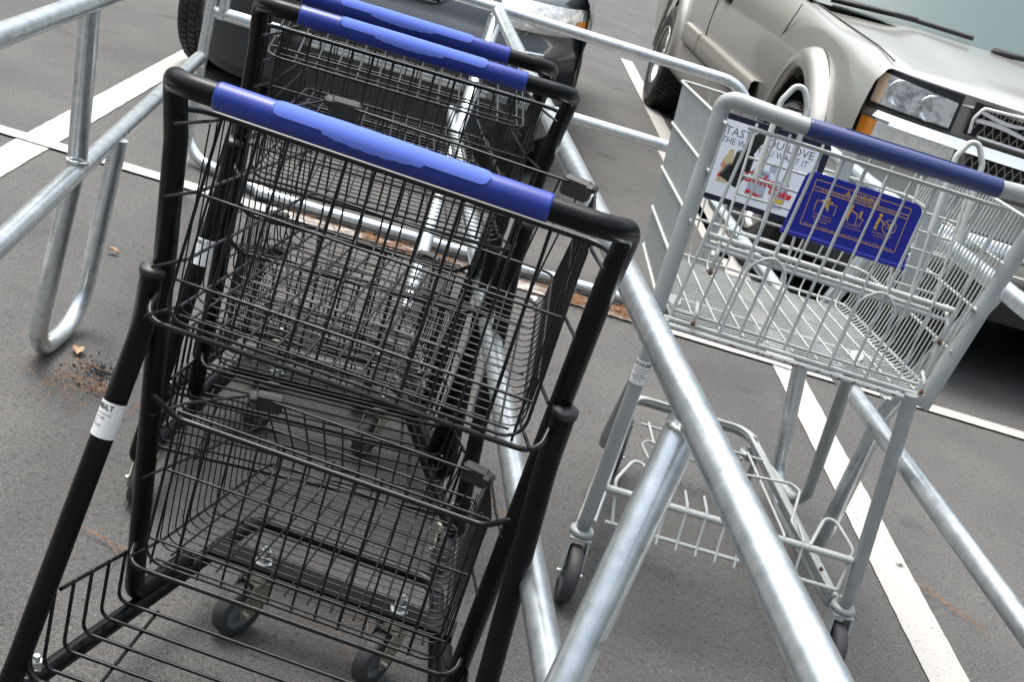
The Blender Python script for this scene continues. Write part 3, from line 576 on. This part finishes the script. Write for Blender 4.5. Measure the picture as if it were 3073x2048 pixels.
# ---------------------------------------------------------------- road wheel
def road_wheel(parent,c,axis,Rr,wd,rim_r,side,text=False,steer=0):
    ax=Vector(axis).normalized(); c=Vector(c); h=wd/2
    t=MB(); t.lathe([(rim_r,-h*.9),(rim_r+.02,-h),(Rr*.86,-h*1.04),(Rr*.95,-h*.95),(Rr*.992,-h*.75),(Rr,-h*.4),(Rr,h*.4),(Rr*.992,h*.75),(Rr*.95,h*.95),(Rr*.86,h*1.04),(rim_r+.02,h),(rim_r,h*.9)],c,ax,64)
    u=ax.orthogonal().normalized(); w_=ax.cross(u)
    for k in range(60):
        a=2*PI*k/60; d=u*math.cos(a)+w_*math.sin(a); tt=w_*math.cos(a)-u*math.sin(a)
        for q,o in ((-.62,0),(-.2,.5),(.2,0),(.62,.5)):
            aa=a+o*2*PI/60; d=u*math.cos(aa)+w_*math.sin(aa); tt=w_*math.cos(aa)-u*math.sin(aa)
            rot=Matrix((tt,ax,d)).transposed(); t.box(c+d*(Rr*.998)+ax*h*q,(.026,h*.32,.012),rot)
    to=t.obj('wheel','tyre',parent)
    r=MB(); s=side
    r.lathe([(rim_r,-h*.9),(rim_r*.93,-h*.8),(rim_r*.93,h*.8),(rim_r,h*.9)],c,ax,48); r.lathe([(rim_r*.98,s*h*.98),(rim_r*1.03,s*h*1.02),(rim_r*1.03,s*h*.9)],c,ax,48)
    r.lathe([(0,s*h*.85),(.05,s*h*.85),(.07,s*h*.6),(.07,s*h*.3),(0,s*h*.3)],c,ax,24)
    for k in range(6):
        a=2*PI*k/6; d=u*math.cos(a)+w_*math.sin(a); tt=w_*math.cos(a)-u*math.sin(a); rot=Matrix((tt,ax,d)).transposed(); r.box(c+d*(rim_r*.5)+ax*s*h*.6,(.055,.03,rim_r*.95),rot,.006)
    r.obj('rim','alloy',to)
    b=MB(); b.lathe([(0,s*h*.1),(rim_r*.93,s*h*.1)],c,ax,32); b.obj('brake_disc','dark',to)
    if text:
        tx=MB(); 
        for word,a0 in (('WILDERNESS',95),('AT',235),('WILDERNESS',290)):
            vs,f=text2d(word,.075); rr=Rr*.83
            def fn(a,b_): 
                th=R(a0)-s*a/rr; d=(Vector((0,1,0))*math.cos(th)+Vector((0,0,1))*math.sin(th)); return c+ax*(s*(h*1.055))+d*(rr-.02+b_)
            tx.add([fn(a,b_) for a,b_ in vs],f,True)
        tx.obj('sidewall_letters','tyretext',to)
    return to

# ---------------------------------------------------------------- pickup truck (local: x across, y rearwards, z up)
def truck():
    T=empty('pickup_truck',(.80,6.2,0),R(7.0)); tag(T,'pewter pickup truck with chrome bar and flame grille, parked behind the grey cart','truck')
    W=2.02
    FA,RA=-.53,3.38; AR=.51; WZ=.40
    def zbot(y):
        z=.47
        for c in (FA,RA):
            d=abs(y-c)
            if d<AR: z=max(z,WZ+math.sqrt(AR*AR-d*d)*1.04)
        return z
    def topz(y):   # fender line
        if y<-1.0: return 1.10-.03*(-1.0-y)/.3
        return 1.10+.07*min(1,(y+1.0)/1.6)
    def xin(y):    # plan curvature of the nose corner
        return .014*max(0,-y)+.02*max(0,(-.9-y)/.3)**2
    ys=[-1.275,-1.25,-1.21,-1.15,-1.08]+[FA-AR+.001+i*(2*AR-.002)/22 for i in range(23)]+[.2,.4,.7,1.0,1.4,1.8,2.2,2.5]+[RA-AR+.001+i*(2*AR-.002)/18 for i in range(19)]+[3.8,4.1,4.4]
    for sd in (0,1):
        b=MB(); rows=[]
        for y in ys:
            zb=zbot(y); zt=topz(y); x0=xin(y); row=[]
            for k in range(12):
                q=k/11; z=zb+(zt-zb)*q; bul=.055*(1-((z-.83)/.36)**2) if True else 0
                x=x0+.055-max(-.02,bul)+(.02 if q>.93 else 0)
                row.append((x,y,z))
            # rounded shoulder then inwards
            row+= [(x0+.085,y,zt+.018),(x0+.13,y,zt+.030)]
            if sd: row=[(W-p[0],p[1],p[2]) for p in row]
            rows.append(row)
        b.grid(rows)
        b.obj('fender','pewter',T)
    # hood
    hd=MB(); rows=[]
    for i in range(25):
        y=-1.36+i*(1.36+.45)/24; row=[]
        for k in range(33):
            u=-1+2*k/32; x=1.01+u*(.885); t=(y+1.36)/1.81
            xi=max(0,xin(max(y,-1.33))-.0); x=1.01+u*(.885-xi*.7)
            zc=1.09+.105*(1-(1-t)**1.8)
            z=zc-.035*abs(u)**3.0+.020/(1+math.exp((abs(u)-.56)/.03))*min(1,t*2)
            yy=y+.13*abs(u)**3*(1-t)-.06*(1-abs(u)**2)*(1-t)
            if i==0: z-=.045; yy+=.004
            if i==1: z-=.010
            row.append((x,yy,z))
        rows.append(row)
    hd.grid(rows); hd.obj('hood','pewter',T)
    # seams
    s1=MB(); s1.tube([(.118,y,topz(y)+.0295) for y in [-1.24+i*.085 for i in range(20)]],.0035,6)
    s1.tube([(.012-.0,-.02+ (q*.28),1.16-q*.30) for q in [i/10 for i in range(11)]],.0028,6)
    s1.tube([(-.001+.02*abs(z-.83),1.95,z) for z in [.5+i*.06 for i in range(12)]],.003,6)
    s1.obj('panel_gap','trim',T)
    # front fascia: body-coloured carrier
    fx=MB()
    def front(u,off=0.): # u -1..1 across; plan y
        return -1.30-.11*(1-abs(u)**2.6)*.9+.115*abs(u)**9-off
    def panel(mb,x0,x1,z0,z1,off,off2=None,n=12,depth=.03,ztilt=0,taper=(0,0)):
        rows=[]
        for zz,o in ((z0,off-depth),(z0,off),(z1,(off if off2 is None else off2)),(z1,off-depth)):
            row=[]
            for i in range(n+1):
                x=x0+(x1-x0)*i/n; u=(x-1.01)/.95; dz=0
                if zz==z1: dz=taper[0]+(taper[1]-taper[0])*i/n
                row.append((x,front(u,o),zz+dz))
            rows.append(row)
        mb.grid(rows,True)
        for i in (0,n): mb.add([rows[k][i] for k in range(4)],[(0,1,2,3)],True)
    panel(fx,.08,1.94,.55,1.075,-.035,n=40,depth=.01); panel(fx,.08,1.94,.60,.735,.0,n=40); fx.obj('front_fascia','pewter',T)
    for sd in (0,1):
        mx=lambda a,b:(a,b) if not sd else (2.02-b,2.02-a)
        h=MB(); panel(h,*mx(.080,.385),.925,1.072,.006,n=16,depth=.05); h.obj('headlight_bezel','trim',T)
        h=MB(); panel(h,*mx(.088,.370),.938,1.048,.014,n=16,taper=(.010,-.012) if not sd else (-.012,.010)); ho=h.obj('headlight','lens',T)
        h=MB(); panel(h,*mx(.088,.116),.940,1.046,.0175,n=4,taper=(.012,.010)); h.obj('turn_signal','paleamber',ho)
        for cx_,cz in ((.165,1.0),(.285,.985)):
            cx2=cx_ if not sd else 2.02-cx_; h=MB(); h.lathe([(.012,-.02),(.045,-.002),(.050,.002),(.052,-.004)],(cx2,front((cx2-1.01)/.95,.014)-.001,cz),(0,-1,0),24); h.obj('reflector','chrome',ho)
        h=MB(); panel(h,*mx(.078,.440),.752,.886,.006,n=16,depth=.05); h.obj('lower_lamp_bezel','trim',T)
        h=MB(); panel(h,*mx(.130,.425),.765,.872,.014,n=16); h.obj('lower_lamp','lens2',T)
        h=MB(); panel(h,*mx(.082,.128),.765,.876,.016,n=4); h.obj('turn_signal','amber',T)
    c=MB(); panel(c,.075,1.945,.888,.914,.026,.010,n=40,depth=.03); panel(c,.075,1.945,.872,.888,.012,.026,n=40,depth=.02); c.obj('chrome_bar','chrome',T)
    # grille
    gr=MB(); panel(gr,.44,1.58,.935,1.062,-.006,n=20,depth=.01); panel(gr,.50,1.52,.755,.868,-.006,n=20,depth=.01); gr.obj('grille_opening','dark',T)
    ms=MB()
    for zz0,zz1 in ((.94,1.055),(.76,.865)):
        for i in range(34):
            x=.45+i*.0335
            for s_ in (-1,1):
                a=(x,front((x-1.01)/.95,.0),zz0); x2=x+s_*.05; b_=(x2,front((x2-1.01)/.95,.0),zz1); 
                if .44<x2<1.58: ms.tube([a,b_],.0024,5)
    ms.obj('grille_mesh','pewtercl',T)
    fm=MB(); y_=lambda x:front((x-1.01)/.95,.012)
    fm.tube([(x,y_(x),z) for x,z in ((.450,.945),(.443,1.0),(.465,1.048),(.70,1.062),(1.01,1.066),(1.32,1.062),(1.555,1.048),(1.575,1.0),(1.570,.945))],.0065,8,.02,4)
    fm.tube([(x,y_(x),.940) for x in [.485+i*.0525 for i in range(21)]],.0060,8)
    def flame(x0,z0,L,amp,ph,r0):
        up_=[];lo_=[]
        for i in range(27):
            t=i/26; x=x0+L*t; z=z0+amp*math.sin(ph+t*5.2)+.012*t; h_=r0*1.15*(.45+.55*math.sin(PI*min(1,t+.10))**.7)*(1-t)**.55; up_.append((x,z+h_)); lo_.append((x,z-h_))
        for i in range(26):
            q=[up_[i],up_[i+1],lo_[i+1],lo_[i]]; v=[(p[0],y_(p[0])-.003,p[1]) for p in q]+[(p[0],y_(p[0])+.004,p[1]) for p in q]
            fm.add(v,[(0,1,2,3),(7,6,5,4),(0,4,5,1),(3,2,6,7)],True)
    for s_ in (1,-1):
        for x0,z0,L,a,ph,r0 in ((.455,1.025,.30,.013,2.4,.008),(.455,.985,.40,.015,.9,.009),(.66,1.005,.30,.016,2.9,.009),(.80,.968,.24,.012,3.6,.008)):
            if s_>0: flame(x0,z0,L,a,ph,r0)
            else: flame(2.02-x0,z0,-L,a,ph,r0)
    fm.obj('flame_insert','flamec',T)
    bp=MB(); rows=[]
    for z,o in ((.40,.02),(.42,.10),(.50,.15),(.585,.16),(.612,.12),(.618,.0)):
        rows.append([(.02+1.98*i/30,front((.02+1.98*i/30-1.01)/.99,o)+(.10 if i in(0,30) else .03 if i in (1,29) else 0),z) for i in range(31)])
    bp.grid(rows); bp.obj('bumper','chrome',T)
    vl=MB(); panel(vl,.06,1.96,.28,.42,.05,.09,n=20); vl.obj('lower_valance','carlow',T)
    # flares
    for cy in (FA,RA):
        for sd in (0,1):
            f_=MB(); rows=[]
            for i in range(29):
                a=R(-8+196*i/28); ca,sa=math.cos(a),math.sin(a); row=[]; tf=1 if a<R(85) else max(.12,1-(a-R(85))/R(75))
                for rr,xo in ((AR-.012,.018),(AR-.012,-.030),(AR+.004,-.046),(AR+.050,-.046),(AR+.080,-.034),(AR+.096,-.008),(AR+.100,.016)):
                    x=xo if xo>0 else xo*tf; rr=AR-.01+(rr-AR+.01)*tf; row.append((x if not sd else W-x,cy-ca*rr,max(.38,WZ+sa*rr*1.04)))
                rows.append(row)
            f_.grid(rows); f_.obj('wheel_flare','pewter',T)
            iw=MB(); rows=[]
            for i in range(17):
                a=R(-5+190*i/16); rows.append([( .05+dx if not sd else W-.05-dx,cy-math.cos(a)*(AR-.004),WZ+math.sin(a)*(AR-.004)*1.03) for dx in (0,.35)])
            iw.grid(rows); iw.lathe([(0,0),(AR,0)],(.42 if not sd else W-.42,cy,WZ),(1,0,0),24); iw.obj('wheel_well','dark',T)
            road_wheel(T,(.115 if not sd else W-.115,cy,.385),(1,0,0),.385,.245,.215,-1 if not sd else 1,text=(cy==RA and not sd))
    # cladding
    for sd in (0,1):
        cl=MB(); s_=lambda x:(x if not sd else W-x)
        for y0,y1 in ((.20,1.93),(1.955,2.58)):
            rows=[[(s_(.02),y,.735),(s_(-.024),y,.732),(s_(-.036),y,.716),(s_(-.038),y,.625),(s_(-.026),y,.606),(s_(.02),y,.610)] for y in (y0,y0+.012,(y0+y1)/2,y1-.012,y1)]; cl.grid(rows)
        rows=[[(s_(.0),y,.60),(s_(-.012),y,.56),(s_(-.012),y,.44),(s_(.0),y,.37),(s_(.06),y,.34)] for y in (.02,1.2,2.88)]; cl.grid(rows)
        cl.obj('side_cladding','pewtercl',T)
        dh=MB(); dh.box((s_(.008),1.66,1.01),(.03,.20,.055),None,.012); dh.box((s_(-.008),1.66,1.025),(.02,.15,.022),None,.006); dh.obj('door_handle','trim',T)
        dr=MB(); dr.grid([[(s_(.06),y,1.165),(s_(.075),y,1.20),(s_(.16),y,1.62)] for y in (.35,1.2,2.6)]); dr.obj('side_window','glass',T)
    # undertray, cabin
    ca=MB(); ca.box((1.01,1.55,.60),(1.5,5.5,.35)); ca.obj('chassis','dark',T)
    cb=MB(); rows=[]
    for y,z in ((1.02,1.80),(1.25,1.86),(2.4,1.86),(2.75,1.80)): rows.append([(.20,y,z-.09),(.30,y,z-.01),(1.01,y,z+.02),(1.72,y,z-.01),(1.82,y,z-.09)])
    cb.grid(rows); cb.grid([[(.09,2.7,1.1),(.2,2.76,1.75)],[(1.93,2.7,1.1),(1.82,2.76,1.75)]]); cb.obj('roof','pewter',T)
    bd=MB(); bd.box((1.01,3.6,1.13),(1.84,1.6,.12),None,.02); bd.obj('bed_cover','trim',T)
    ws=MB(); rows=[]
    for i in range(9):
        q=i/8; rows.append([(1.01+u*(.90-.13*q),.10+.16*abs(u)**2*1+ .90*q,1.175+.012*(1-u*u)+.62*q) for u in [-1+k/6 for k in range(13)]])
    ws.grid(rows); ws.obj('windshield','glass',T)
    cw=MB(); rows=[]
    for q,z in ((0,1.185),(.5,1.182),(1,1.176)): rows.append([(1.01+u*.92,.16+.16*u*u+(q-1)*.16,z+.010*(1-u*u)) for u in [-1+k/6 for k in range(13)]])
    cw.grid(rows); cw.obj('cowl','trim',T)
    for x0,x1 in ((.20,.92),(1.02,1.75)):
        wp=MB(); y0=.30;
        yb=lambda x:.06+.16*((x-1.01)/.92)**2
        wp.tube([(x0,yb(x0)+.03,1.215),(x0+.30,yb(x0+.3)+.02,1.240),(x0+.42,yb(x0+.42)+.05,1.246)],.014,8,.05,4); wp.tube([(x0+.02,yb(x0)+.06,1.225),((x0+x1)/2,yb((x0+x1)/2)+.055,1.242),(x1,yb(x1)+.07,1.246)],.012,6); wp.obj('wiper','trim',T)
    return T
truck()

# ---------------------------------------------------------------- charcoal car
def dark_car():
    T=empty('parked_car',(-1.01,5.42,0),R(1.5)); tag(T,'charcoal car facing the corral behind the black carts','car')
    hw=.91
    def plan(u,inset=0.,full=.5):
        # superellipse nose: u in -1..1
        x=hw*(1-inset)*math.sin(u*PI/2)**1 if False else (hw-inset)*u
        y=.50*abs(u)**6+.03*abs(u)**2
        return x,y
    us=[-1+2*k/60 for k in range(61)]
    b=MB(); rows=[]
    for z,yo,ins in ((.17,.10,.06),(.185,.03,.04),(.24,.0,.015),(.33,-.01,.005),(.40,.0,0),(.43,.02,0),(.50,.0,0),(.58,-.012,0),(.63,.0,0),(.665,.045,.0),(.70,.06,.0),(.80,.10,.01),(.86,.20,.03),(.90,.42,.05),(.95,.8,.07),(.99,1.15,.09)):
        rows.append([(plan(u,ins)[0],plan(u,ins)[1]*(1 if z<.84 else max(.15,1-(z-.84)*6))+yo,z) for u in us])
    b.grid(rows); b.obj('body','charcoal',T)
    lw=MB(); lw.grid([[(plan(u,.02)[0]*.96,plan(u)[1]+.012-(0.0),z) for u in us] for z in (.14,.20)]); lw.grid([[(hw*u_,plan(u_)[1]-.022-.0*z_,z_) for u_ in [-.80+1.45*k/30 for k in range(31)]] for z_ in (.19,.30,.44,.50)]); lw.obj('lower_grille_shade','carlow',T)  # dark panel: lower grille plus the shadow under the bumper, put into its colour
    # sides
    for s_ in (-1,1):
        sd=MB(); rows=[]
        for y in [.50+i*.05 for i in range(7)]+[1.5,2.5,3.8]:
            zb=.24
            d=abs(y-.78)
            if d<.36: zb=max(.24,.31+math.sqrt(.36**2-d*d))
            rows.append([(s_*(hw-.0),y,zb),(s_*(hw+.012),y,(zb+.9)/2),(s_*(hw-.02),y,.86),(s_*(hw-.08),y,.93)])
        sd.grid(rows); sd.obj('side_panel','charcoal',T)
        road_wheel(T,(s_*(hw-.115) if s_>0 else -(hw-.06),.78,.335),(math.cos(R(-6)),math.sin(R(-6)),0),.335,.225,.20,s_)
        hl=MB(); rows=[]
        for zq,o in ((.715,-.012),(.73,-.018),(.80,.02),(.84,.07)): rows.append([(s_*(hw*u_),plan(u_)[1]+.035+o,zq) for u_ in [.56+.43*i/12 for i in range(13)]])
        hl.grid(rows); ho=hl.obj('headlight','lens2',T)
        am=MB(); rows=[]
        for zq,o in ((.725,-.022),(.79,.010)): rows.append([(s_*hw*u_,plan(u_)[1]+.034+o,zq) for u_ in (.935,.955,.985)])
        am.grid(rows); am.obj('turn_signal','amber',ho)
        st=MB(); st.tube([(s_*hw*u_,plan(u_)[1]-.008,.625) for u_ in [.62+.2*i/8 for i in range(9)]],.010,8); st.obj('chrome_strip','chrome',T)
    ch=MB(); ch.tube([(-.28,.045,.80),(-.24,.035,.735),(0,.03,.722),(.24,.035,.735),(.28,.045,.80)],.010,8,.05,5); ch.obj('grille_surround','chrome',T)
    gl=MB(); gl.box((0,.075,.775),(.5,.03,.09)); gl.obj('grille','dark',T)
    cb=MB(); cb.grid([[(x,1.15,.985),(x*.84,2.0,1.40),(x*.82,3.2,1.42),(x,4.1,1.0)] for x in (-.78,-.6,0,.6,.78)]); cb.obj('windshield','glass',T)
    un=MB(); un.box((0,2.2,.33),(1.5,3.4,.22)); un.obj('underbody','dark',T)
    return T
dark_car()

# ---------------------------------------------------------------- litter
def needles(name,center,n,spread,lab,L=(.05,.11),dirn=None,zmax=.012,group=None,cat=None,kind='stuff',wd=.0007,matn='needle'):
    mb=MB()
    for _ in range(n):
        if len(spread)==3: t=random.random(); px=center[0]+spread[0]*(t-.5)+random.gauss(0,spread[2]); py=center[1]+spread[1]*(t-.5)+random.gauss(0,spread[2])
        else: px=center[0]+random.gauss(0,spread[0]); py=center[1]+random.gauss(0,spread[1])
        a=random.uniform(0,2*PI) if dirn is None else dirn+random.gauss(0,.2); l_=random.uniform(*L); c=random.uniform(-.5,.5); z=.009+random.random()*zmax
        pts=[]
        for i in range(6):
            t=i/5-.5; pts.append((px+math.cos(a+c*t)*l_*t,py+math.sin(a+c*t)*l_*t,z+abs(math.sin(t*3))*.002))
        mb.tube(pts,wd,4,cap=False)
    return tag(mb.obj(name,matn),lab,cat,group,kind)
for (px,py,n_,sx_,sy_,lab) in ((-.78,4.17,40,.07,.02,'sparse pine needles by the left end of the floor tube'),(-.50,4.185,190,.085,.028,'thick drift of brown pine needles against the middle of the floor tube'),(-.22,4.215,110,.10,.022,'thin strip of pine needles along the floor tube behind the nearest cart'),(.16,4.255,190,.075,.026,'brown pine needle heap right of the black carts'),(.36,4.29,110,.05,.030,'brown pine needles at the right end of the floor tube')):
    needles('pine_needles',(px,py),n_,(sx_,sy_),lab)
needles('pine_needles',(-.90,2.50),70,(.07,.06),'brown pine needles around the left corral foot',L=(.03,.08))
# dirt
mb=MB()
for i in range(900):
    k=abs(random.gauss(0,1)); an=random.uniform(0,2*PI); x=-.895+.038*k*math.cos(an)+.010*math.sin(an*3); y=2.60+.052*k*math.sin(an)+.012*math.cos(an*2); r=random.uniform(.0008,.0022)*(1.9 if random.random()<.12 else 1)
    mb.lathe([(0,r*.7),(r*.8,r*.4),(r,0)],(x,y,.0008),(0,0,1),5)
tag(mb.obj('soil_crumbs','dirt'),'dark soil crumbs spilled beside the left corral foot',None,kind='stuff')
def leaf(x,y,s,a,lab,m_='leaf',z=.010):
    mb=MB(); rows=[]
    for i in range(7):
        t=i/6; wv=s*.34*math.sin(PI*(t*.92+.05))**.8*(1+.2*math.sin(t*11)); rows.append([Vector((s*(t-.5),q*wv,.003+.006*math.sin(t*4)+.005*q*q)) for q in (-1,-.5,0,.5,1)])
    rot=Matrix.Rotation(a,3,'Z'); rows=[[rot@p for p in r] for r in rows]
    mb.grid(rows); mb.grid([[p+Vector((0,0,-.0006)) for p in r] for r in rows]); o=mb.obj('dry_leaf',m_); o.location=(x,y,z-.003); return tag(o,lab,'leaf')
leaf(-1.185,3.33,.032,.2,'small tan leaf on bare asphalt at the left, beyond the lower rail')
leaf(.335,4.30,.035,.5,'dry tan leaf on asphalt beside the right corral rail')
leaf(-.985,2.66,.045,1.9,'dry brown leaf stuck against the left corral foot')
leaf(-.50,4.17,.045,1.0,'dry tan leaf in the pine needles seen through the nearest upper basket')
leaf(-.28,1.93+.12,.018,.4,'tiny pale leaf on asphalt under the nearest lower basket','paper')
leaf(1.155,2.97,.030,1.1,'pale leaf fragment beside the white line at right','paper')
leaf(-.135,4.24,.045,.8,'dry brown leaf beside the floor tube, right of the nearest basket')
leaf(.02,4.13,.05,2.0,'white paper-like leaf scrap before the floor tube','paper')
for x,y,a,l_,lab in ((1.26,2.80,-1.0,.22,'long brown pine needles right of the wide white line, longest pair'),(.085,2.55,-.7,.12,'pine needles on asphalt between black cart and grey cart'),(-.60,1.95,-.35,.13,'single pine needle on asphalt left of the black cart leg')):
    needles('pine_needle_cluster',(x,y),3,(.012,.012),lab,L=(l_*.8,l_),dirn=a,zmax=.003,kind=None,cat='pine needles')
needles('pine_needle_cluster',(-.10,1.93),6,(.05,.05),'scattered pine needles on asphalt under the nearest cart',L=(.05,.09),zmax=.003,kind=None,cat='pine needles')
